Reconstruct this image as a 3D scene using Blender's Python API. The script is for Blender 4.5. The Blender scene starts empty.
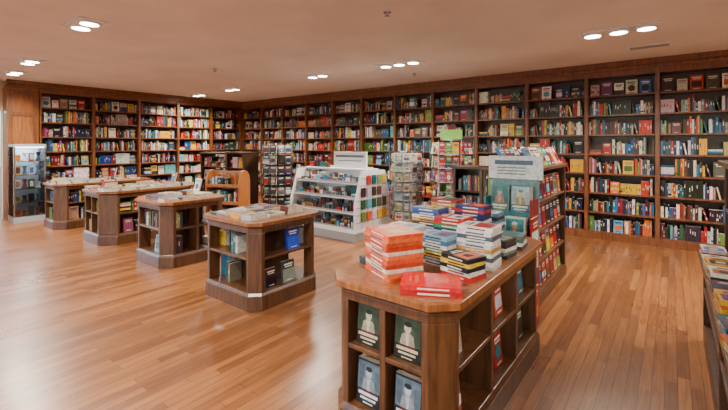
import bpy, math, random
from mathutils import Matrix, Vector
R = random.Random(11)
def lin(c):
    return tuple(((x/255)/12.92 if x/255<=0.04045 else (((x/255)+0.055)/1.055)**2.4) for x in c)+(1.0,)
# ------------------------------------------------------------------ materials
def newmat(name):
    m=bpy.data.materials.new(name); m.use_nodes=True
    nt=m.node_tree; b=nt.nodes['Principled BSDF']; return m,nt,b
def wood(name,c1,c2,rough=.42,scale=(14,14,1.6)):
    m,nt,b=newmat(name)
    tc=nt.nodes.new('ShaderNodeTexCoord'); mp=nt.nodes.new('ShaderNodeMapping'); mp.inputs['Scale'].default_value=scale
    n=nt.nodes.new('ShaderNodeTexNoise'); n.inputs['Scale'].default_value=2.2; n.inputs['Detail'].default_value=6; n.inputs['Distortion'].default_value=.7
    r=nt.nodes.new('ShaderNodeValToRGB'); r.color_ramp.elements[0].position=.3; r.color_ramp.elements[1].position=.72
    r.color_ramp.elements[0].color=lin(c1); r.color_ramp.elements[1].color=lin(c2)
    nt.links.new(tc.outputs['Object'],mp.inputs['Vector']); nt.links.new(mp.outputs[0],n.inputs['Vector'])
    nt.links.new(n.outputs['Fac'],r.inputs[0]); nt.links.new(r.outputs[0],b.inputs['Base Color'])
    b.inputs['Roughness'].default_value=rough
    b.inputs['Coat Weight'].default_value=.3; b.inputs['Coat Roughness'].default_value=.2
    return m
def plain(name,c,rough=.5,metal=0.0,noise=0.0,scale=3):
    m,nt,b=newmat(name)
    if noise:
        n=nt.nodes.new('ShaderNodeTexNoise'); n.inputs['Scale'].default_value=scale; n.inputs['Detail'].default_value=5
        r=nt.nodes.new('ShaderNodeValToRGB'); r.color_ramp.elements[0].position=.3; r.color_ramp.elements[1].position=.7
        r.color_ramp.elements[0].color=lin([x*(1-noise) for x in c]); r.color_ramp.elements[1].color=lin(c)
        tc=nt.nodes.new('ShaderNodeTexCoord'); nt.links.new(tc.outputs['Object'],n.inputs['Vector'])
        nt.links.new(n.outputs['Fac'],r.inputs[0]); nt.links.new(r.outputs[0],b.inputs['Base Color'])
    else: b.inputs['Base Color'].default_value=lin(c)
    b.inputs['Roughness'].default_value=rough; b.inputs['Metallic'].default_value=metal
    return m
WOOD=wood('walnut_stained_wood',(80,42,18),(134,78,37))
WOODP=wood('walnut_panel_wood',(110,64,30),(154,96,48),.35)
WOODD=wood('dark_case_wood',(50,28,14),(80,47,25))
WOODL=wood('table_top_wood',(98,55,25),(154,94,47),.28)
WOODI=wood('table_body_wood',(58,34,18),(100,62,33),.36)
WOODC=wood('oak_stand_wood',(140,80,34),(178,110,54),.35)
WHITE=plain('white_laminate',(225,226,228),.4)
GREY=plain('grey_trim',(150,150,152),.45)
BLACK=plain('black_metal',(28,27,28),.4,.3)
CHROME=plain('chrome_wire',(190,190,195),.25,1)
CEIL=plain('ceiling_plaster',(230,220,212),.9,0,.07,1.2)
WALLM=plain('wall_paint',(206,188,164),.85,0,.04)
BULB,nt,b=newmat('lamp_glow'); b.inputs['Emission Color'].default_value=(1,.93,.8,1); b.inputs['Emission Strength'].default_value=22
CASEGLOW,nt,b=newmat('case_lamp_glow'); b.inputs['Emission Color'].default_value=(.85,.93,1,1); b.inputs['Emission Strength'].default_value=12
def bookmat():
    m,nt,b=newmat('book_covers')
    a=nt.nodes.new('ShaderNodeVertexColor'); a.layer_name='Col'
    n=nt.nodes.new('ShaderNodeTexNoise'); n.inputs['Scale'].default_value=38; n.inputs['Detail'].default_value=3
    tc=nt.nodes.new('ShaderNodeTexCoord'); nt.links.new(tc.outputs['Object'],n.inputs['Vector'])
    mr=nt.nodes.new('ShaderNodeMapRange'); mr.inputs[1].default_value=.3; mr.inputs[2].default_value=.7; mr.inputs[3].default_value=.66; mr.inputs[4].default_value=1.08
    nt.links.new(n.outputs['Fac'],mr.inputs[0])
    mx=nt.nodes.new('ShaderNodeVectorMath'); mx.operation='SCALE'
    nt.links.new(a.outputs['Color'],mx.inputs[0]); nt.links.new(mr.outputs[0],mx.inputs['Scale'])
    nt.links.new(mx.outputs[0],b.inputs['Base Color']); b.inputs['Roughness'].default_value=.34
    return m
BOOK=bookmat()
def glassmat():
    m=bpy.data.materials.new('clear_glass'); m.use_nodes=True; nt=m.node_tree; nt.nodes.clear()
    o=nt.nodes.new('ShaderNodeOutputMaterial'); t=nt.nodes.new('ShaderNodeBsdfTransparent'); g=nt.nodes.new('ShaderNodeBsdfGlossy')
    g.inputs['Roughness'].default_value=.03; f=nt.nodes.new('ShaderNodeFresnel'); f.inputs['IOR'].default_value=1.45
    t.inputs['Color'].default_value=(.96,.98,.98,1)
    x=nt.nodes.new('ShaderNodeMixShader'); nt.links.new(f.outputs[0],x.inputs[0]); nt.links.new(t.outputs[0],x.inputs[1]); nt.links.new(g.outputs[0],x.inputs[2]); nt.links.new(x.outputs[0],o.inputs[0])
    return m
GLASS=glassmat()
def floormat():
    m,nt,b=newmat('oak_strip_floor')
    tc=nt.nodes.new('ShaderNodeTexCoord'); mp=nt.nodes.new('ShaderNodeMapping'); mp.inputs['Rotation'].default_value=(0,0,math.radians(90))
    br=nt.nodes.new('ShaderNodeTexBrick'); br.inputs['Scale'].default_value=1; br.inputs['Brick Width'].default_value=1.1; br.inputs['Row Height'].default_value=.068
    br.inputs['Mortar Size'].default_value=.0019; br.inputs['Mortar Smooth'].default_value=.3; br.offset=.37; br.offset_frequency=2; br.squash=.8; br.squash_frequency=3
    br.inputs['Color1'].default_value=lin((108,63,30)); br.inputs['Color2'].default_value=lin((150,96,50)); br.inputs['Mortar'].default_value=lin((46,25,11))
    mp2=nt.nodes.new('ShaderNodeMapping'); mp2.inputs['Scale'].default_value=(26,1.6,1)
    n=nt.nodes.new('ShaderNodeTexNoise'); n.inputs['Scale'].default_value=2.5; n.inputs['Detail'].default_value=7; n.inputs['Distortion'].default_value=.6
    mr=nt.nodes.new('ShaderNodeMapRange'); mr.inputs[1].default_value=.3; mr.inputs[2].default_value=.7; mr.inputs[3].default_value=.66; mr.inputs[4].default_value=1.16
    n2=nt.nodes.new('ShaderNodeTexNoise'); n2.inputs['Scale'].default_value=.7; n2.inputs['Detail'].default_value=3
    mr2=nt.nodes.new('ShaderNodeMapRange'); mr2.inputs[1].default_value=.3; mr2.inputs[2].default_value=.7; mr2.inputs[3].default_value=.25; mr2.inputs[4].default_value=.37
    sc=nt.nodes.new('ShaderNodeVectorMath'); sc.operation='SCALE'
    L=nt.links.new
    L(tc.outputs['Object'],mp.inputs[0]); L(mp.outputs[0],br.inputs['Vector']); L(tc.outputs['Object'],mp2.inputs[0]); L(mp2.outputs[0],n.inputs['Vector'])
    L(tc.outputs['Object'],n2.inputs['Vector']); L(n2.outputs['Fac'],mr2.inputs[0]); L(mr2.outputs[0],b.inputs['Roughness'])
    L(n.outputs['Fac'],mr.inputs[0]); L(br.outputs['Color'],sc.inputs[0]); L(mr.outputs[0],sc.inputs['Scale']); L(sc.outputs[0],b.inputs['Base Color'])
    b.inputs['Coat Weight'].default_value=.35; b.inputs['Coat Roughness'].default_value=.22
    bp=nt.nodes.new('ShaderNodeBump'); bp.inputs['Strength'].default_value=.14; bp.inputs['Distance'].default_value=.003
    L(n.outputs['Fac'],bp.inputs['Height']); L(bp.outputs[0],b.inputs['Normal'])
    return m
FLOOR=floormat()
# ------------------------------------------------------------------ mesh builder
I4=Matrix.Identity(4)
class MB:
    def __init__(s): s.v=[];s.f=[];s.c=[];s.m=[];s.mats=[]
    def mi(s,mat):
        if mat not in s.mats: s.mats.append(mat)
        return s.mats.index(mat)
    def box(s,x0,x1,y0,y1,z0,z1,mat,col=(1,1,1,1),M=I4,cols=None):
        b=len(s.v)
        for p in ((x0,y0,z0),(x1,y0,z0),(x1,y1,z0),(x0,y1,z0),(x0,y0,z1),(x1,y0,z1),(x1,y1,z1),(x0,y1,z1)):
            s.v.append(M@Vector(p))
        k=s.mi(mat)
        for i,q in enumerate(((3,2,1,0),(4,5,6,7),(0,1,5,4),(2,3,7,6),(3,0,4,7),(1,2,6,5))):
            s.f.append([b+j for j in q]); s.c.append(cols[i] if cols else col); s.m.append(k)
    def quad(s,pts,mat,col=(1,1,1,1),M=I4):
        b=len(s.v)
        for p in pts: s.v.append(M@Vector(p))
        s.f.append(list(range(b,b+len(pts)))); s.c.append(col); s.m.append(s.mi(mat))
    def prism(s,poly,z0,z1,mat,col=(1,1,1,1),M=I4,poly2=None):
        n=len(poly); b=len(s.v); k=s.mi(mat); p2=poly2 or poly
        for p in poly: s.v.append(M@Vector((p[0],p[1],z0)))
        for p in p2: s.v.append(M@Vector((p[0],p[1],z1)))
        s.f.append([b+i for i in reversed(range(n))]); s.c.append(col); s.m.append(k)
        s.f.append([b+n+i for i in range(n)]); s.c.append(col); s.m.append(k)
        for i in range(n):
            j=(i+1)%n; s.f.append([b+i,b+j,b+n+j,b+n+i]); s.c.append(col); s.m.append(k)
    def cyl(s,p0,p1,r,mat,n=10,r2=None,col=(1,1,1,1)):
        p0=Vector(p0);p1=Vector(p1); d=(p1-p0); L=d.length
        q=d.to_track_quat('Z','Y').to_matrix().to_4x4(); M=Matrix.Translation(p0)@q
        r2=r if r2 is None else r2
        a=[(r*math.cos(2*math.pi*i/n),r*math.sin(2*math.pi*i/n)) for i in range(n)]
        c=[(r2*math.cos(2*math.pi*i/n),r2*math.sin(2*math.pi*i/n)) for i in range(n)]
        s.prism(a,0,L,mat,col,M,c)
    def make(s,name,bevel=0,parent=None):
        if not s.v: return None
        xs=[v.x for v in s.v];ys=[v.y for v in s.v];zs=[v.z for v in s.v]
        o=Vector(((min(xs)+max(xs))/2,(min(ys)+max(ys))/2,min(zs)))
        me=bpy.data.meshes.new(name); me.from_pydata([v-o for v in s.v],[],s.f)
        for m in s.mats: me.materials.append(m)
        me.polygons.foreach_set('material_index',s.m)
        ca=me.color_attributes.new('Col','FLOAT_COLOR','CORNER'); d=[]
        for f,c in zip(s.f,s.c): d.extend(list(c)*len(f))
        ca.data.foreach_set('color',d); me.update()
        ob=bpy.data.objects.new(name,me); ob.location=o; bpy.context.collection.objects.link(ob)
        if bevel:
            bv=ob.modifiers.new('Bevel','BEVEL'); bv.width=bevel; bv.segments=2; bv.limit_method='ANGLE'
        if parent:
            ob.parent=parent; ob.location=o-parent.location
        return ob
def MF(face,ox,oy,z=0):
    return Matrix.Translation((ox,oy,z))@Matrix.Rotation(math.radians({'-Y':0,'+X':90,'+Y':180,'-X':-90}[face]),4,'Z')
# ------------------------------------------------------------------ books
PAL=[(206,200,188)]*7+[(236,232,224)]*5+[(24,24,28)]*6+[(34,40,66)]*5+[(150,26,26)]*4+[(190,44,32)]*3+[(96,24,26)]*3+[(24,60,110)]*4+[(46,104,156)]*4+[(24,104,116)]*3+[(222,170,40)]*4+[(206,98,30)]*4+[(40,78,46)]*4+[(116,146,70)]*2+[(84,76,70)]*3+[(150,140,128)]*2+[(76,46,32)]*4+[(176,142,100)]*4+[(128,70,108)]*2+[(50,42,46)]*4+[(94,164,190)]*2+[(190,190,196)]*2
CREAM=lin((222,210,188))
def rcol(): 
    c=R.choice(PAL); return lin([max(0,min(255,x+R.uniform(-18,18))) for x in c])
def contrast(c): return lin((226,220,206)) if sum(c[:3])<.9 else R.choice([lin((30,28,34)),lin((130,30,30)),lin((30,60,110))])
def spine_book(mb,M,x,t,y,d,z,h,col,label=True,lean=0):
    MM=M@Matrix.Translation((x,y,z))
    if lean: MM=MM@Matrix.Rotation(lean,4,'Y')
    mb.box(0,t*.94,0,d,0,h,BOOK,cols=[col,CREAM,col,CREAM,col,col],M=MM)
    if label and t>.016 and R.random()<.6:
        k=contrast(col); a=R.uniform(.3,.6)*h; b=min(a+R.uniform(.15,.3)*h,h*.93)
        mb.quad([(t*.3,-.0008,a),(t*.62,-.0008,a),(t*.62,-.0008,b),(t*.3,-.0008,b)],BOOK,k,MM)
        if R.random()<.25: mb.quad([(0,-.0007,.02),(t*.94,-.0007,.02),(t*.94,-.0007,.05),(0,-.0007,.05)],BOOK,rcol(),MM)
def ell(w,h,cx,cz,rx,rz,e=.0015,n=14): return [(w*(cx+rx*math.cos(i*2*math.pi/n)),-e,h*(cz+rz*math.sin(i*2*math.pi/n))) for i in range(n)]
def cover_book(mb,M,x,y,z,w,h,t=.025,col=None,lean=.12,art=None,acc=None,fig=None):
    col=col or rcol(); MM=M@Matrix.Translation((x,y,z))@Matrix.Rotation(-lean,4,'X')
    mb.box(0,w,0,t,0,h,BOOK,cols=[CREAM,CREAM,col,col,col,CREAM],M=MM)
    def q(a,b,c,d,k,e=.001): mb.quad([(a*w,-e,c*h),(b*w,-e,c*h),(b*w,-e,d*h),(a*w,-e,d*h)],BOOK,k,MM)
    k=acc or contrast(col); st=R.randint(0,4)
    if fig is not None:
        if art is not None: 
            q(.04,.96,.34,.96,art); q(.08,.3,.4,.9,tuple(x*.6 for x in art[:3])+(1,),.0013); q(.74,.93,.4,.8,tuple(x*.7 for x in art[:3])+(1,),.0013)
        body=[(w*.22,-.002,h*.34),(w*.78,-.002,h*.34),(w*.72,-.002,h*.56),(w*.57,-.002,h*.63),(w*.43,-.002,h*.63),(w*.28,-.002,h*.56)]
        mb.quad(body,BOOK,tuple(x*.55 for x in fig[:3])+(1,),MM); mb.quad(ell(w,h,.5,.73,.13,.12,.0025),BOOK,fig,MM)
        mb.quad([(w*.46,-.003,h*.34),(w*.54,-.003,h*.34),(w*.58,-.003,h*.6),(w*.42,-.003,h*.6)],BOOK,fig,MM)
        mb.quad(ell(w,h,.5,.81,.14,.06,.003,10),BOOK,col,MM)
        for a,b,c,d in ((.1,.9,.22,.29),(.18,.82,.13,.18),(.3,.7,.05,.08)): q(a,b,c,d,k,.0035)
        q(.2,.8,.30,.315,lin((150,34,30)),.004)
        return
    if art is not None: q(.0,1,.0,.62,art); 
    elif st==0: q(.12,.88,.2,.6,rcol())
    elif st==1: q(0,1,0,R.uniform(.35,.6),rcol())
    elif st==2: mb.quad(ell(w,h,.5,.42,.32,.22),BOOK,rcol(),MM)
    elif st==3: q(0,1,.25,.5,rcol()); mb.quad(ell(w,h,.6,.36,.15,.1,.002),BOOK,rcol(),MM)
    q(.14,.86,.80,.87,k,.003); q(.2,.8,.70,.75,k,.003); q(.25,.75,.07,.11,k,.003)
def fill_row(mb,M,x0,x1,z,h,dep=.2,face=.12,y=.02,gap=.03,hf=(.56,.84)):
    x=x0+.004; 
    while x<x1-.02:
        r=R.random(); rem=x1-x
        if r<face and rem>.17:
            w=R.uniform(.115,.165); hh=min(h*.84,w*1.5)
            cover_book(mb,M,x+.012,y+.03,z,w,hh,.03); x+=w+.03
        elif r<face+gap and rem>.1: x+=R.uniform(.03,.1)
        elif r<face+gap+.025 and rem>.2:
            zz=z
            for i in range(R.randint(3,6)):
                t=R.uniform(.02,.035)
                if zz+t>z+h*.8: break
                c=rcol(); mb.box(x+.004,x+.17,y,y+.15,zz,zz+t*.95,BOOK,cols=[c,c,c,CREAM,c,CREAM],M=M); zz+=t
            x+=.18
        else:
            n=R.randint(2,9) ; series=R.random()<.25; c0=rcol(); h0=R.uniform(*hf)*h; t0=R.uniform(.016,.036); y0=y+R.uniform(0,.02); mid=R.uniform(*hf)
            for i in range(n):
                t=t0 if series else R.uniform(.014,.042)
                if x+t>x1-.004: break
                hh=h0 if series else max(hf[0],min(hf[1],mid+R.uniform(-.14,.14)))*h
                spine_book(mb,M,x,t,(y0 if series else y+R.uniform(0,.03)),min(dep,hh*.72),z,hh,c0 if series else rcol())
                x+=t+.0006
            if x<x1-.16 and R.random()<.22:
                t=.02; hh=.6*h; an=R.uniform(.14,.3); w_=hh*math.sin(an)+t
                spine_book(mb,M,x+hh*math.sin(an)+.002,t,y,.14,z+.001,hh,rcol(),lean=-an); x+=w_+.012
            if x+.05>x1: break
def sparse_row(mb,M,x0,x1,z,h):
    L=x1-x0; r=R.random()
    if r<.35: fill_row(mb,M,x0+.01,x0+L*R.uniform(.35,.6),z,h,.15,.1,y=.04)
    elif r<.6: fill_row(mb,M,x0+.01,x1,z,h,.15,.25,y=.04)
    if r<.35 and L>.45 or r>=.6:
        a=x0+L*R.uniform(.5,.62)
        while a+.17<x1: cover_book(mb,M,a,.05,z+.002,.15,min(.22,h*.85),.03,lean=.1); a+=.2
def flat_book(mb,cx,cy,z,w,d,t,rot,col,edge=None,deco=True,acc=None,art=None):
    MM=Matrix.Translation((cx,cy,z))@Matrix.Rotation(rot,4,'Z')
    e=edge or CREAM
    mb.box(-w/2,w/2,-d/2,d/2,0,t*.96,BOOK,cols=[col,col,col,e,e,e],M=MM)
    mb.box(-w/2-.0015,-w/2,-d/2,d/2,0,t*.96,BOOK,col,M=MM)
    if t>.012:
        k=contrast(col)
        mb.quad([(-w/2-.0022,-d*.3,t*.3),(-w/2-.0022,d*.22,t*.3),(-w/2-.0022,d*.22,t*.62),(-w/2-.0022,-d*.3,t*.62)],BOOK,k,MM)
    if deco:
        k=acc or contrast(col); zt=t*.96+.0008
        def q(a,b,c,dd,kk,e=0): mb.quad([(a*w,c*d,zt+e),(b*w,c*d,zt+e),(b*w,dd*d,zt+e),(a*w,dd*d,zt+e)],BOOK,kk,MM)
        q(-.42,.42,-.42,.1,art or rcol()); q(-.3,.3,.2,.27,k,.0006); q(-.22,.22,.32,.37,k,.0006); q(-.2,.15,-.3,-.05,acc or rcol(),.0008)
def stack(mb,cx,cy,z,n,w,d,t,rot,cols,jit=.03,tcol=None,art=None,edge=None,acc=None):
    zz=z
    for i in range(n):
        tt=t*R.uniform(.9,1.1); c=cols[i%len(cols)] if i<n-1 or tcol is None else tcol
        flat_book(mb,cx+R.uniform(-.004,.004),cy+R.uniform(-.004,.004),zz,w,d,tt,rot+R.uniform(-jit,jit),c,deco=(i==n-1),art=art,edge=edge,acc=acc); zz+=tt
    return zz
# ------------------------------------------------------------------ room shell
XL,XR,YF,YB,H=-11.3,3.2,-3.5,8.05,2.95
def single(name,boxes,mat,bevel=0):
    m=MB()
    for b in boxes: m.box(*b,mat)
    return m.make(name,bevel)
single('floor',[(XL,XR,YF,YB,-.1,0)],FLOOR)
single('ceiling',[(XL,XR,YF,YB,H,H+.1)],CEIL)
single('wall_back',[(XL-.12,XR+.12,YB,YB+.12,-.1,H+.1)],WALLM)
single('wall_right',[(XR,XR+.12,YF-.12,YB,-.1,H+.1)],WALLM)
single('wall_left',[(XL-.12,XL,1.95,YB,-.1,H+.1),(XL-.12,XL,.7,1.95,2.3,H+.1),(XL-.12,XL,.45,.7,-.1,H+.1),(XL-.12,XL,-3.0,.45,-.1,.5),(XL-.12,XL,-3.0,.45,2.6,H+.1),(XL-.12,XL,YF,-3.0,-.1,H+.1)],WALLM)
fw=[];edges=[XL-.12,-9.9,-7.3,-6.5,-3.9,-3.1,-.5,.2,2.6,XR]
for i in range(0,len(edges)-1):
    a,bb=edges[i],edges[i+1]
    if i%2==0: fw.append((a,bb,YF-.12,YF,-.1,H+.1))
    else: fw+= [(a,bb,YF-.12,YF,-.1,.55),(a,bb,YF-.12,YF,2.55,H+.1)]
single('wall_front',fw,WALLM)
def window(a0,a1,z0,z1,fixed,axis,idx):
    m=MB()
    def bx(p0,p1,q0,q1,mat,th=.04):
        if axis=='Y': m.box(p0,p1,fixed-.06-th/2,fixed-.06+th/2,q0,q1,mat)
        else: m.box(fixed-.06-th/2,fixed-.06+th/2,p0,p1,q0,q1,mat)
    bx(a0,a1,z0,z0+.07,WOOD,.1);bx(a0,a1,z1-.07,z1,WOOD,.1);bx(a0,a0+.07,z0+.07,z1-.07,WOOD,.1);bx(a1-.07,a1,z0+.07,z1-.07,WOOD,.1)
    mid=(a0+a1)/2; bx(mid-.025,mid+.025,z0+.07,z1-.07,WOOD,.07); bx(a0+.07,a1-.07,z0+.07,z1-.07,GLASS,.008)
    m.make('window_%d'%idx)
for i in range(1,len(edges)-1,2): window(edges[i],edges[i+1],.55,2.55,YF,'Y',(i+1)//2)
window(-3.0,.45,.5,2.6,XL,'X',5)
m=MB(); xx0,xx1=XL-.1,XL-.04
m.box(xx0,xx1,.72,.84,0,2.28,WOODD); m.box(xx0,xx1,1.81,1.93,0,2.28,WOODD); m.box(xx0,xx1,.84,1.81,2.12,2.28,WOODD); m.box(xx0,xx1,.84,1.81,0,.3,WOODD); m.box(xx0,xx1,.84,1.81,1.0,1.08,WOODD)
m.box(xx0+.025,xx1-.025,.84,1.81,.3,1.0,GLASS); m.box(xx0+.025,xx1-.025,.84,1.81,1.08,2.12,GLASS)
m.cyl((xx1+.05,1.74,.85),(xx1+.05,1.74,1.25),.012,CHROME); m.cyl((xx1,1.74,.88),(xx1+.05,1.74,.88),.008,CHROME); m.cyl((xx1,1.74,1.22),(xx1+.05,1.74,1.22),.008,CHROME)
m.make('door_1')
m=MB(); m.box(XL,-10.95,1.97,2.5,0,2.8,WOODP); m.box(-10.95,-10.93,2.0,2.07,.15,2.75,WOOD);m.box(-10.95,-10.93,2.4,2.47,.15,2.75,WOOD);m.box(-10.95,-10.93,2.07,2.4,2.65,2.75,WOOD);m.box(-10.95,-10.93,2.07,2.4,.15,.3,WOOD);m.box(-10.95,-10.93,2.07,2.4,2.2,2.28,WOOD)
m.make('trim_panel_1',.003)
single('baseboard_front',[(XL,XR,YF,YF+.02,0,.14)],WOOD)
single('baseboard_right',[(XR-.02,XR,YF+.02,YB-.36,0,.14)],WOOD)
m=MB(); 
def crown(M,L):
    m.prism([(0,0),(L,0),(L,.1),(0,.1)],2.80,2.86,WOOD,M=M@Matrix.Translation((0,-.03,0)))
    m.prism([(0,0),(L,0),(L,.1),(0,.1)],2.86,2.95,WOOD,M=M@Matrix.Translation((0,-.05,0)))
crown(MF('-Y',-10.95,7.7),14.1); m.make('trim_1',.01)
m=MB(); crown(MF('+X',-10.95,1.97),5.69); m.make('trim_2',.01)
# ------------------------------------------------------------------ wall bookcases
def wall_case(name,M,edges,dep=.33,rows=8,base=.13,top=2.8,face=.12):
    m=MB(); bk=MB(); L0,L1=edges[0],edges[-1]; pitch=(top-.06-base)/rows
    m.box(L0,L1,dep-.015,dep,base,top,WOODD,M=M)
    m.box(L0,L1,-.012,dep-.015,0,base-.025,WOOD,M=M)
    for i in range(rows+1):
        z=base+i*pitch; m.box(L0,L1,.012 if i else 0,dep-.015,z-.025,z,WOOD,M=M)
    m.box(L0,L1,0,.04,top-.06,top,WOOD,M=M)
    for e in edges:
        a=max(L0,e-.03); b=min(L1,e+.03); m.box(a,b,-.008,dep-.015,base-.025,top-.001,WOOD,M=M)
        m.box(a+.012,b-.012,-.018,-.008,base,top-.08,WOOD,M=M)
    for j in range(len(edges)-1):
        for i in range(rows):
            fc=face*(3 if i==rows-1 else 1)*R.choice([.2,.6,1,1,2,3])
            top_=i==rows-1
            fill_row(bk,M,edges[j]+.034,edges[j+1]-.034,base+i*pitch,pitch-.03,.2,fc,y=.05,gap=.1 if top_ else .04,hf=(.42,.84) if top_ else (.52,.9))
    o=m.make(name); b=bk.make('shelved_books'); return o,b
step=10.77/11
ed=[i*step for i in range(0,14)]+[14*step]
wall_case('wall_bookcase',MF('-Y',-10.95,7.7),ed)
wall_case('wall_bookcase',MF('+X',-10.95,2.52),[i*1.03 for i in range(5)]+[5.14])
# ------------------------------------------------------------------ display tables (islands)
def octo(x0,x1,y0,y1,c,g=0):
    x0-=g;x1+=g;y0-=g;y1+=g;c=c+g*.4
    return [(x0+c,y0),(x1-c,y0),(x1,y0+c),(x1,y1-c),(x1-c,y1),(x0+c,y1),(x0,y1-c),(x0,y0+c)]
def island(x0,x1,y0,y1,c=.11,nx=2,ny=2,h=.85,front=None,side=None,sparse=True):
    m=MB(); f=.035; P=.17
    m.prism(octo(x0,x1,y0,y1,c,.018),0,P-.03,WOODI)
    m.prism(octo(x0,x1,y0,y1,c,.018),P-.03,P,WOODI,poly2=octo(x0,x1,y0,y1,c,0))
    m.prism(octo(x0,x1,y0,y1,c,-.004),.475,.5,WOODI)
    m.prism(octo(x0,x1,y0,y1,c,0),.74,.79,WOODI)
    m.prism(octo(x0,x1,y0,y1,c,0),.79,.812,WOODI,poly2=octo(x0,x1,y0,y1,c,.025))
    m.prism(octo(x0,x1,y0,y1,c,.035),.812,h,WOODL)
    for sx in (0,1):
        for sy in (0,1):
            X=x1 if sx else x0; Y=y1 if sy else y0; a=-1 if sx else 1; b=-1 if sy else 1
            poly=[(X+a*(c+f),Y),(X+a*c,Y),(X,Y+b*c),(X,Y+b*(c+f)),(X+a*(c+f),Y+b*(c+f))]
            if a*b>0: poly=poly[::-1]
            m.prism(poly,P,.74,WOODI)
    ins=min(.24,(x1-x0)/2-.03)
    m.box(x0+ins,x1-ins,y0+.24,y1-.24,P,.74,WOODD)
    bk=MB()
    for face,ox,oy,L,n in (('-Y',x0+c+f,y0,x1-x0-2*(c+f),nx),('+X',x1,y0+c+f,y1-y0-2*(c+f),ny),('+Y',x1-c-f,y1,x1-x0-2*(c+f),nx),('-X',x0,y1-c-f,y1-y0-2*(c+f),ny)):
        Mx=MF(face,ox,oy)
        for i in range(1,n):
            p=L*i/n; m.box(p-.018,p+.018,0,.22,P,.74,WOODI,M=Mx)
        for i in range(n):
            a=L*i/n+(.018 if i else 0)+.004; b=L*(i+1)/n-(.018 if i<n-1 else 0)-.004
            for lv,(z,hh) in enumerate(((P,.3),(.5,.235))):
                if face=='-Y' and front: front(bk,Mx,a,b,z,lv,i); continue
                if face=='+X' and side: side(bk,Mx,a,b,z,lv,i); continue
                if sparse: sparse_row(bk,Mx,a,b,z,hh)
                else: fill_row(bk,Mx,a,b,z,hh,.15,.3,y=.05)
    o=m.make('display_table',.004); 
    bk.make('shelf_books',parent=o)
    return o
def frontfill(bk,Mx,a,b,z,lv,i):
    w=min(.16,b-a-.01); xx=(a+b)/2-w/2
    for j in range(3):
        cover_book(bk,Mx,xx,.10+.033*j,z+.002,w,.22,.026,lin((26,30,32)),.08)
    if lv==1: cover_book(bk,Mx,xx,.04,z+.002,w,.222,.035,lin((16,24,20)),.08,art=lin((44,68,50)),acc=lin((190,178,150)),fig=lin((186,176,156)))
    else: cover_book(bk,Mx,xx,.04,z+.002,w,.24,.035,lin((22,28,36)),.08,art=lin((84,108,124)),acc=lin((206,212,214)),fig=lin((160,174,184)))
def sidefill(bk,Mx,a,b,z,lv,i):
    x=a+.02
    while x+.16<b:
        c=R.choice([(150,28,34),(30,32,36),(50,84,94),(40,60,46),(170,60,40),(150,144,132)])
        if R.random()<.8: cover_book(bk,Mx,x,.06,z+.002,.145,.21,.04,lin(c),.1)
        x+=.17
def i4front(bk,Mx,a,b,z,lv,i):
    if lv==1:
        x=a+(b-a)*.5
        for k in range(3): spine_book(bk,Mx,x,.035,.05,.14,z,.19-.01*k,lin([(30,110,120),(40,90,110),(190,190,180)][k])); x+=.037
    else:
        x=a+.2
        for k in range(2): spine_book(bk,Mx,x,.03,.07,.14,z,.2-.01*k,lin([(40,70,60),(120,110,90)][k])); x+=.034
def i4side(bk,Mx,a,b,z,lv,i):
    x=a+(b-a)*(.52 if lv else .42)
    cover_book(bk,Mx,x,.04,z+.002,.16,.215,.03,lin((26,40,150)) if lv else lin((40,54,50)),.1,art=lin((44,80,200)) if lv else lin((120,130,120)))
    if not lv: cover_book(bk,Mx,x-.2,.06,z+.002,.13,.18,.03,lin((60,30,34)),.1)
island(-1.55,-.82,1.68,3.32,c=.1,nx=2,ny=3,front=frontfill,side=sidefill)
island(-4.0,-3.11,2.32,3.2,c=.09,nx=1,ny=1,front=i4front,side=i4side)
island(-5.95,-5.08,2.42,3.32,c=.12,nx=1,ny=2)
island(-7.95,-6.95,2.38,3.9,c=.2,nx=2,ny=3,sparse=False)
island(-9.8,-8.95,2.3,4.0,c=.16,nx=1,ny=3,sparse=False)
def topfill(x0,x1,y0,y1,dens=.9,hi=6,name='book_stacks'):
    bk=MB(); y=y0+.14
    while y<y1-.1:
        x=x0+.13
        while x<x1-.08:
            if R.random()<dens:
                n=max(1,int(R.triangular(1,hi,1.5))); t=R.uniform(.016,.026); c=[rcol(),rcol()] if R.random()<.4 else [rcol()]
                zt=stack(bk,x+R.uniform(-.012,.012),y+R.uniform(-.01,.01),.8505,n,.145,.2,t,R.uniform(-.15,.15),c)
                if R.random()<.07 and n<4:
                    cover_book(bk,Matrix.Translation((x-.07,y-.02,0)),0,0,zt+.004,.14,.2,.02,lean=.25)
            x+=.19
        y+=.25
    bk.make(name)
topfill(-4.0,-3.13,2.32,3.2,.95,4)
topfill(-5.95,-5.08,2.42,3.32,.95,4.5)
topfill(-7.95,-6.95,2.38,3.9,.97,5)
topfill(-9.8,-8.95,2.3,4.0,.97,5)
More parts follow.
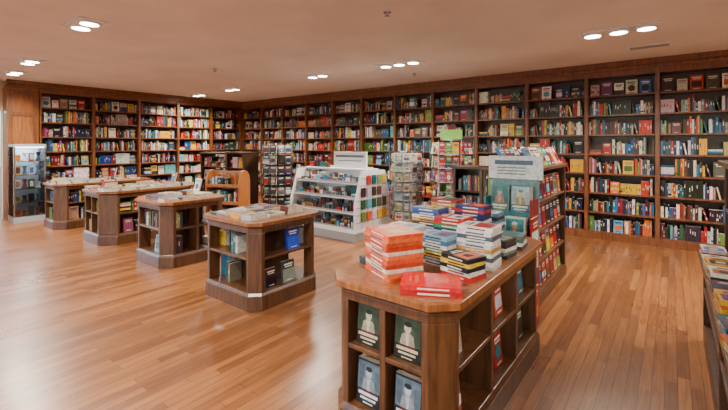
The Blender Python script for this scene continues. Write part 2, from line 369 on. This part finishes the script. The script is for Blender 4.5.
# hero stacks on near table
T=.8505
W=lin((226,222,214))
def hero(fn,name='book_stack'):
    m=MB(); fn(m); return m.make(name)
rd=math.radians
C=lambda *a: lin(a)
hero(lambda m:stack(m,-1.285,1.935,T,11,.225,.29,.0235,rd(62),[C(206,80,34),C(222,110,56),C(226,206,184),C(186,60,28)],.05,tcol=C(226,78,20),art=C(196,120,50),edge=C(226,176,130)))
hero(lambda m:stack(m,-.985,1.83,T,2,.21,.3,.026,rd(118),[C(170,10,20)],.04,tcol=C(204,10,20),art=C(190,8,18),edge=C(186,30,34),acc=C(206,90,60)))
hero(lambda m:stack(m,-.94,2.13,T,5,.15,.2,.025,rd(75),[C(190,30,36),W,C(40,40,44),C(220,180,60)],.08,tcol=C(34,34,38)))
hero(lambda m:stack(m,-1.17,2.29,T,7,.16,.22,.026,rd(85),[W,C(60,110,150),C(230,200,90),C(50,120,100)],.08,tcol=C(120,170,196),art=C(40,90,150)))
hero(lambda m:stack(m,-.945,2.38,T,10,.165,.22,.025,rd(92),[C(210,206,200),W,C(70,80,100),W,C(190,140,70)],.06,tcol=W,art=C(150,50,60)))
hero(lambda m:stack(m,-1.45,2.02,T,2,.14,.2,.022,rd(84),[C(50,60,66),W],.05,tcol=C(60,70,76),art=C(150,160,170)))
hero(lambda m:stack(m,-1.44,2.33,T,8,.16,.22,.024,rd(90),[W,C(70,140,160),W,C(40,60,90)],.06,tcol=C(210,214,210),art=C(60,150,150)))
hero(lambda m:stack(m,-1.2,2.56,T,10,.16,.22,.025,rd(88),[C(180,34,40),W,C(40,60,110),C(60,130,90)],.06,tcol=C(180,34,42),art=C(230,220,210)))
hero(lambda m:stack(m,-1.42,2.64,T,11,.16,.22,.025,rd(90),[W,C(40,70,130),C(60,60,66),C(200,150,60)],.06,tcol=C(60,90,150),art=C(210,180,80)))
hero(lambda m:stack(m,-.95,2.68,T,5,.16,.22,.024,rd(84),[C(50,50,56),C(110,130,110),W],.08,tcol=C(50,60,56),art=C(150,140,120)))
hero(lambda m:stack(m,-1.17,2.83,T,12,.16,.22,.025,rd(92),[C(30,40,100),C(30,40,100),C(180,30,40),W],.06,tcol=C(34,44,110),art=C(200,50,50)))
hero(lambda m:stack(m,-.95,2.96,T,4,.16,.22,.024,rd(95),[C(60,60,60),W,C(60,100,90)],.08,tcol=C(90,100,96)))
hero(lambda m:stack(m,-1.42,2.94,T,12,.16,.22,.026,rd(90),[W,C(190,50,50),C(190,150,60),C(50,90,140)],.06,tcol=C(150,30,40)))
hero(lambda m:stack(m,-1.17,3.12,T,8,.16,.22,.026,rd(90),[C(40,44,70),W,C(90,140,160)],.06,tcol=C(90,140,160)))
# ------------------------------------------------------------------ cardboard display bin
m=MB(); bx0,bx1,by0,by1=-1.36,-.94,3.42,3.78
TEAL=lin((50,120,130)); GR=lin((110,146,150))
m.box(bx0,bx1,by0,by1,0,.7,BOOK,lin((130,24,28))); m.box(bx0,bx1,by1-.03,by1,.7,1.28,BOOK,GR); m.box(bx0,bx0+.02,by0+.12,by1-.03,.7,1.12,BOOK,TEAL); m.box(bx1-.02,bx1,by0+.12,by1-.03,.7,1.12,BOOK,lin((140,40,40)))
m.box(bx0-.02,bx1+.04,by1-.06,by1-.032,1.28,1.49,BOOK,lin((226,234,236)))
m.box(bx0+.04,bx1-.04,by1-.063,by1-.0605,1.41,1.45,BOOK,lin((70,100,130)))
for r_ in range(3): m.box(bx0+.06,bx1-.1,by1-.063,by1-.0605,1.32+.028*r_,1.332+.028*r_,BOOK,lin((120,140,150)))
m.box(bx0+.02,bx1-.02,by0,by0+.015,.7,.8,BOOK,TEAL); m.box(bx0+.02,bx1-.02,by0+.17,by0+.185,.7,1.0,BOOK,TEAL)
for lv,(y,z) in enumerate(((by0+.03,.72),(by0+.2,.98))):
    for j in range(2):
        for kk in range(3):
            cover_book(m,Matrix.Translation((bx0+.03+j*.185,y+.03*kk,z)),0,0,0,.165,.25,.026,[lin((46,130,130)),lin((190,214,212)),lin((60,130,120)),lin((40,120,150))][(lv*2+j)],.1,art=[lin((30,90,96)),lin((60,140,150)),lin((40,110,110)),lin((170,190,190))][(lv*2+j)],fig=lin((190,150,124)) if (lv+j)%2 else lin((190,180,120)))
for zz in (.1,.4,.7): cover_book(m,MF('+X',bx1+.014,by0+.06),0,0,zz,.2,.27,.012,[lin((180,34,36)),lin((214,204,190)),lin((170,30,34))][int(zz*3)%3],0)
m.make('cardboard_book_display')
# ------------------------------------------------------------------ freestanding bookcases
def free_case(x0,x1,y0,y1,h,rows,faces,wood=WOODD,base=.12,face=.3,cols=None):
    m=MB(); bk=MB(); P=base
    m.box(x0-.01,x1+.01,y0-.01,y1+.01,0,P-.02,wood); m.box(x0,x1,y0,y1,P-.02,P,wood); m.box(x0-.015,x1+.015,y0-.015,y1+.015,h-.035,h,wood)
    pitch=(h-.035-P)/rows
    for i in range(1,rows): m.box(x0+.005,x1-.005,y0+.005,y1-.005,P+i*pitch-.02,P+i*pitch,wood)
    alongY=(y1-y0)>(x1-x0)
    for X in (x0,x1-.035):
        for Y in (y0,y1-.035): m.box(X,X+.035,Y,Y+.035,P,h-.035,wood)
    if '+X' not in faces: m.box(x1-.02,x1,y0+.035,y1-.035,P,h-.035,wood)
    if '-X' not in faces: m.box(x0,x0+.02,y0+.035,y1-.035,P,h-.035,wood)
    if '-Y' not in faces: m.box(x0+.035,x1-.035,y0,y0+.02,P,h-.035,wood)
    if '+Y' not in faces: m.box(x0+.035,x1-.035,y1-.02,y1,P,h-.035,wood)
    if alongY and '+X' in faces and '-X' in faces: m.box((x0+x1)/2-.01,(x0+x1)/2+.01,y0+.036,y1-.036,P,h-.035,wood)
    for fc in faces:
        Mx,L={'+X':(MF('+X',x1,y0+.036),y1-y0-.072),'-X':(MF('-X',x0,y1-.036),y1-y0-.072),'-Y':(MF('-Y',x0+.036,y0),x1-x0-.072),'+Y':(MF('+Y',x1-.036,y1),x1-x0-.072)}[fc]
        n=max(1,round(L/.9))
        for i in range(1,n): m.box(L*i/n-.014,L*i/n+.014,0,.2,P,h-.035,wood,M=Mx)
        for i in range(n):
            for j in range(rows): 
                if cols and fc=='+X':
                    x=L*i/n+.03
                    while x+.15<L*(i+1)/n-.02:
                        cover_book(bk,Mx,x,.04,P+j*pitch+.002,.15,min(.23,pitch*.85),.04,lin(R.choice(cols)),.1); x+=.17
                else: fill_row(bk,Mx,L*i/n+.02,L*(i+1)/n-.02,P+j*pitch,pitch-.03,.17,face,y=.02)
    o=m.make('freestanding_bookcase',.004); bk.make('shelf_books',parent=o); return o
REDS=[(150,24,30),(130,20,26),(160,44,36),(60,30,30),(30,30,34),(160,150,140)]
tall=free_case(-1.62,-1.04,4.08,5.4,1.36,4,['+X','-X','-Y'],cols=REDS,wood=WOODI)
bk=MB()
for i in range(8):
    for s_ in (0,1):
        cover_book(bk,MF('+X',-1.08-.26*s_,4.11+i*.158),0,0,1.365,.15,.22,.03,rcol(),.45)
bk.make('upright_books',parent=tall)
free_case(-9.25,-8.15,5.3,5.7,1.4,4,['-Y','+Y'])
free_case(-8.0,-7.35,5.2,5.6,1.42,4,['-Y','+Y'])
free_case(-2.35,-1.9,5.0,5.4,1.3,4,['-Y','+X'])
# ------------------------------------------------------------------ right foreground stepped bookcase
m=MB(); bk=MB(); x0,y0,y1=.27,1.5,4.25
m.box(x0-.07,.97,y0,y1,0,.12,WOODD); m.box(x0-.07,.95,y0,y1,.12,.145,WOODD)
m.box(x0-.1,.97,y0-.01,y1+.02,.7,.74,WOODI); m.box(x0-.07,.95,y0+.03,y1-.03,.42,.445,WOODD)
for yy in (y0,(y0+y1)/2-.02,y1-.04):
    m.box(x0-.07,.95,yy,yy+.04,.145,.7,WOODD); m.box(x0+.06,.95,yy,yy+.04,.74,1.43,WOODI)
m.box(.93,.95,y0,y1,.145,1.43,WOODD); m.box(x0+.02,.97,y0-.02,y1+.02,1.43,1.47,WOODI); m.box(x0+.06,.93,y0+.03,y1-.03,1.07,1.095,WOODD)
for i in range(2):
    a=(y1-y0)/2*i
    for z,xf,hh in ((.145,x0-.03,.26),(.445,x0-.03,.24),(.74+.0,x0+.11,.31),(1.095,x0+.1,.31)):
        fill_row(bk,MF('-X',xf,y1-.045),a,a+(y1-y0)/2-.07,z,hh,.2,.4,y=.03)
o=m.make('stepped_bookcase',.005); bk.make('shelf_books',parent=o)
bk=MB()
for i in range(9): stack(bk,.25,1.95+i*.26,.741,R.randint(1,4),.14,.2,.022,math.radians(R.uniform(-8,8)),[rcol(),rcol()])
bk.make('ledge_books',parent=o)
bk=MB(); cover_book(bk,MF('-X',.40,4.16),0,0,1.475,.16,.22,.02,lin((236,236,230)),.2); cover_book(bk,MF('-X',.40,3.65),0,0,1.475,.2,.15,.02,lin((60,150,160)),.2); bk.make('upright_books',parent=o)
# ------------------------------------------------------------------ white gondola
m=MB(); gx0,gx1,gy0,gy1=-5.6,-4.05,4.98,6.0; cy=(gy0+gy1)/2
m.box(gx0,gx1,gy0,gy1,0,.14,GREY); m.box(gx0-.01,gx1+.01,gy0-.01,gy1+.01,.14,.18,WHITE)
m.box(gx0+.03,gx1-.03,cy-.02,cy+.02,.18,1.2,WHITE)
for X in (gx0,gx1-.03):
    pr=[(gy0,.18),(gy1,.18),(gy1,.6),(cy+.34,1.14),(cy-.34,1.14),(gy0,.6)]
    m.prism(pr,0,.03,WHITE,M=Matrix(((0,0,1,X),(1,0,0,0),(0,1,0,0),(0,0,0,1))))
for z in [.3+.12*i for i in range(7)]:
    hw=.5 if z<.6 else .5-(z-.6)/.54*.16
    m.box(gx1,gx1+.004,cy-hw+.02,cy+hw-.02,z,z+.012,GREY)
for sgn in (-1,1):
    for z,dp in ((.18,.48),(.44,.47),(.68,.43),(.92,.36)):
        ya=cy+sgn*.02; yb=cy+sgn*dp
        m.box(gx0+.03,gx1-.03,min(ya,yb),max(ya,yb),z,z+.022,WHITE)
        m.box(gx0+.03,gx1-.03,yb-.004,yb+.004,z+.022,z+.05,GREY)
m.box(-4.95,-4.2,cy-.02,cy+.02,1.2,1.46,WHITE); m.box(-4.9,-4.25,cy-.024,cy-.02,1.36,1.40,BOOK,lin((90,110,120))); m.box(-4.85,-4.3,cy-.024,cy-.02,1.29,1.31,BOOK,lin((130,140,150)))
m.box(gx0,gx1,cy-.14,cy+.14,1.14,1.17,WHITE)
g=m.make('gondola_display_shelf',.003)
bk=MB()
for sgn in (-1,1):
    for z,dp in ((.203,.46),(.463,.44),(.703,.40),(.943,.33)):
        for row in (0,1):
            x=gx0+.06
            while x<gx1-.13:
                w=R.uniform(.045,.12); h=R.uniform(.05,.12) if row==0 else R.uniform(.1,.18)
                if R.random()<.88:
                    yy=cy+sgn*(dp-.07-.11*row); c=lin(R.choice([(70,80,90),(40,40,44),(60,90,110),(120,130,140),(150,140,130),(110,50,50),(220,220,222),(130,170,200),(60,60,70),(190,150,70)]))
                    bk.box(x,x+w,yy-.03,yy+.03,z,z+h,BOOK,c)
                    bk.box(x+.01,x+w-.01,yy+sgn*.031-.001,yy+sgn*.031+.001,z+.015,z+h-.02,BOOK,rcol())
                x+=w+.014
x=gx0+.1
while x<-5.0: bk.box(x,x+.09,cy-.1,cy-.04,1.171,1.171+R.uniform(.06,.14),BOOK,rcol()); x+=.13
for j in range(4):
    for i in range(5):
        y=cy-.36+i*.15
        if abs(y+.05-cy)<.44-(j*.05): bk.box(gx1+.0045,gx1+.03,y,y+.1,.32+j*.2,.47+j*.2,BOOK,rcol())
bk.make('boxed_gift_merchandise',parent=g)
# ------------------------------------------------------------------ spinner racks
def spinner(name,cx,cy,h,r,tiers,wire,cols,cardw=.12,cardh=.18,z0=.3,header=None,rot=.3):
    m=MB(); MM=Matrix.Translation((cx,cy,0))@Matrix.Rotation(rot,4,'Z')
    m.cyl((cx,cy,0),(cx,cy,.03),r*1.0,wire,24); m.cyl((cx,cy,.03),(cx,cy,h),.018,wire,12)
    pit=(h-z0)/tiers
    for t in range(tiers):
        z=z0+t*pit
        for s in range(6):
            S=MM@Matrix.Rotation(s*math.pi/3,4,'Z')@Matrix.Translation((0,-r,z))
            hw=r*.5
            m.box(-hw,hw,-.004,.004,0,.006,wire,M=S); m.box(-hw,hw,-.004,.004,.07,.076,wire,M=S); m.box(-hw,-hw+.006,-.004,.004,0,pit,wire,M=S); m.box(-.003,.003,0,r,0,.005,wire,M=S)
            m.box(-hw,hw,.0,.05,-.003,.002,wire,M=S)
            n=max(1,int(2*hw/(cardw+.01)))
            for q in range(n):
                if R.random()<.95:
                    c=lin(R.choice(cols)); cw=2*hw/n-.012
                    cover_book(m,S,-hw+.008+q*(2*hw/n),.012,.003,cw,min(cardh,pit*.85),.025,c,.16)
    m.cyl((cx,cy,h),(cx,cy,h+.02),r*.6,wire,20)
    if header: m.box(-.18,.18,-.01,.01,h+.02,h+.18,BOOK,lin(header),M=MM)
    return m.make(name)
spinner('magazine_spinner_rack',-6.75,5.65,1.62,.34,6,BLACK,[(60,60,64),(120,110,100),(80,40,34),(40,56,80),(30,30,32),(70,70,72)])
spinner('greeting_card_spinner_rack',-3.68,5.95,1.46,.27,7,CHROME,[(220,218,212),(190,190,196),(150,170,180),(120,110,110),(160,150,100),(80,100,120)],.1,.14)
spinner('childrens_book_spinner_rack',-2.92,6.15,1.66,.32,6,CHROME,[(90,150,56),(80,150,64),(90,160,70),(190,50,44),(210,170,60),(60,130,180),(200,200,195),(160,70,110),(200,110,50)],.08,.2,header=(110,160,66))
# ------------------------------------------------------------------ wooden book stand with arched ends
m=MB(); bk=MB(); cx,cy=-6.78,4.45; Q=Matrix.Translation((cx,cy,0))@Matrix.Rotation(math.radians(25),4,'Z')
arch=[(-.2,0),(-.14,0),(-.12,.08),(.12,.08),(.14,0),(.2,0),(.2,.78)]+[(.2*math.cos(math.pi*i/12),.86+.24*math.sin(math.pi*i/12)) for i in range(13)]+[(-.2,.78)]
for X in (-.36,.33):
    P4=Q@Matrix(((0,0,1,X),(1,0,0,0),(0,1,0,0),(0,0,0,1))); m.prism(arch,0,.03,WOODC,M=P4)
for z in (.14,.46,.78): m.box(-.33,.33,-.19,.19,z,z+.022,WOODC,M=Q); m.box(-.33,.33,-.195,-.18,z+.022,z+.06,WOODC,M=Q)
m.box(-.33,.33,.17,.19,.162,1.0,WOODC,M=Q); m.box(-.33,.33,.02,.04,1.03,1.08,WOODC,M=Q)
for i in range(5): m.box(-.27+i*.125,-.23+i*.125,.02,.038,.802,1.03,WOODC,M=Q)
o=m.make('wooden_book_stand',.003)
for z in (.163,.483): fill_row(bk,Q@Matrix.Translation((0,-.17,0)),-.31,.31,z,.28,.18,.2,y=.02)
fill_row(bk,Q@Matrix.Translation((0,-.17,0)),-.31,.1,.803,.2,.12,.1,y=.02)
bk.make('shelf_books',parent=o)
# ------------------------------------------------------------------ glass display case
m=MB(); a0,a1,b0,b1=-10.9,-10.42,1.98,2.5
m.box(a0,a1,b0,b1,0,.12,GREY); m.box(a0,a1,b0,b1,1.54,1.6,GREY); m.box(a0,a0+.02,b0+.025,b1-.025,.12,1.54,plain('case_back',(130,142,152),.5))
for X in (a0,a1-.025):
    for Y in (b0,b1-.025): m.box(X,X+.025,Y,Y+.025,.12,1.54,CHROME)
m.box(a0+.03,a1-.03,b0+.03,b1-.03,1.525,1.54,CASEGLOW)
for z in (.4,.68,.96,1.24): m.box(a0+.02,a1-.02,b0+.02,b1-.02,z,z+.008,GLASS); m.box(a1-.03,a1-.02,b0+.025,b1-.025,z-.004,z+.012,CHROME)
m.box(a1-.01,a1-.004,b0+.025,b1-.025,.12,1.54,GLASS); m.box(a0+.025,a1-.025,b0+.004,b0+.01,.12,1.54,GLASS); m.box(a0+.025,a1-.025,b1-.01,b1-.004,.12,1.54,GLASS)
for z in (.12,.408,.688,.968,1.248):
    for i in range(4):
        y=b0+.045+i*.11; c=lin(R.choice([(40,80,140),(60,100,130),(200,200,205),(30,34,50),(150,70,40),(190,150,60),(120,30,40)])); hh=R.uniform(.11,.2)
        if i%2: m.cyl((a1-.16,y+.05,z),(a1-.16,y+.05,z+hh*.5),.045,BOOK,12,.025,col=c); m.cyl((a1-.16,y+.05,z+hh*.5),(a1-.16,y+.05,z+hh),.02,BOOK,12,.045,col=c)
        else: m.box(a1-.2,a1-.12,y,y+.09,z,z+hh,BOOK,c); m.box(a1-.1195,a1-.118,y+.015,y+.075,z+.03,z+hh-.03,BOOK,rcol())
o=m.make('glass_display_case')
ld=bpy.data.lights.new('case_light','AREA'); ld.size=.3; ld.energy=8; ld.color=(.85,.93,1)
lo=bpy.data.objects.new('case_light',ld); bpy.context.collection.objects.link(lo); lo.parent=o; lo.location=Vector(((a0+a1)/2,(b0+b1)/2,1.51))-o.location
# ------------------------------------------------------------------ ceiling fixtures
def fixture(cx,cy,n=3,power=60,L=None):
    L=L or .27*n; m=MB(); w=.15; z=H
    m.box(cx-L/2,cx+L/2,cy-w,cy-w+.025,z-.015,z,WHITE); m.box(cx-L/2,cx+L/2,cy+w-.025,cy+w,z-.015,z,WHITE)
    m.box(cx-L/2,cx-L/2+.025,cy-w+.025,cy+w-.025,z-.015,z,WHITE); m.box(cx+L/2-.025,cx+L/2,cy-w+.025,cy+w-.025,z-.015,z,WHITE)
    m.box(cx-L/2+.025,cx+L/2-.025,cy-w+.025,cy+w-.025,z-.004,z,WHITE)
    for i in range(n):
        x=cx-L/2+L*(i+.5)/n; m.cyl((x,cy,z-.035),(x,cy,z-.004),.095,WHITE,20,.105); m.cyl((x,cy,z-.037),(x,cy,z-.035),.088,BULB,20)
    o=m.make('recessed_ceiling_light')
    ld=bpy.data.lights.new('downlight','AREA'); ld.shape='RECTANGLE'; ld.size=L; ld.size_y=.25; ld.energy=power; ld.color=(1,.91,.78); ld.spread=math.radians(150)
    lo=bpy.data.objects.new('downlight',ld); bpy.context.collection.objects.link(lo); lo.parent=o; lo.location=Vector((cx,cy,z-.05))-o.location
PW=118
for x,y,n in ((-.5,5.57,3),(-3.6,5.6,3),(-5.5,5.6,2),(-8.5,5.7,2),(-10.2,5.8,2),(-5.2,1.6,2),(-8.25,1.77,2),(-9.75,1.87,2),(-1.9,.3,2),(1.6,5.57,3),(1.6,1.6,3),(-1.9,-1.6,3),(-5.2,-1.6,3),(-8.3,-1.6,3),(1.6,-1.6,2)):
    fixture(x,y,n,PW)
m=MB(); vx,vy=-.25,6.72
m.box(vx-.25,vx+.25,vy-.1,vy+.1,H-.012,H,WHITE)
for i in range(5): m.box(vx-.22,vx+.22,vy-.075+i*.033,vy-.06+i*.033,H-.016,H-.012,GREY)
m.make('ceiling_air_vent')
for x,y in ((-2.3,3.35),(-3.9,6.6),(-6.5,4.0)):
    m=MB(); m.cyl((x,y,H-.008),(x,y,H),.04,CHROME,16); m.cyl((x,y,H-.04),(x,y,H-.008),.012,CHROME); m.cyl((x,y,H-.045),(x,y,H-.04),.028,CHROME,12); m.make('ceiling_sprinkler')
# ------------------------------------------------------------------ outside & world
m=MB(); m.box(-40,40,-40,40,-.3,-.12,plain('pavement',(150,146,140),.9,0,.1)); m.make('pavement_ground')
w=bpy.data.worlds.new('World'); bpy.context.scene.world=w; w.use_nodes=True; nt=w.node_tree
bg=nt.nodes['Background']; sky=nt.nodes.new('ShaderNodeTexSky'); sky.sky_type='NISHITA'; sky.sun_elevation=math.radians(40); sky.sun_rotation=math.radians(60); sky.sun_disc=False
nt.links.new(sky.outputs[0],bg.inputs[0]); bg.inputs[1].default_value=1.4
# ------------------------------------------------------------------ camera
cd=bpy.data.cameras.new('Camera'); cd.sensor_width=36; cd.lens=397/728*36; cd.shift_y=-61/728; cd.clip_start=.05
co=bpy.data.objects.new('Camera',cd); bpy.context.collection.objects.link(co); co.location=(0,0,1.6)
co.rotation_euler=(math.radians(90),0,math.atan2(.613,.790)); bpy.context.scene.camera=co
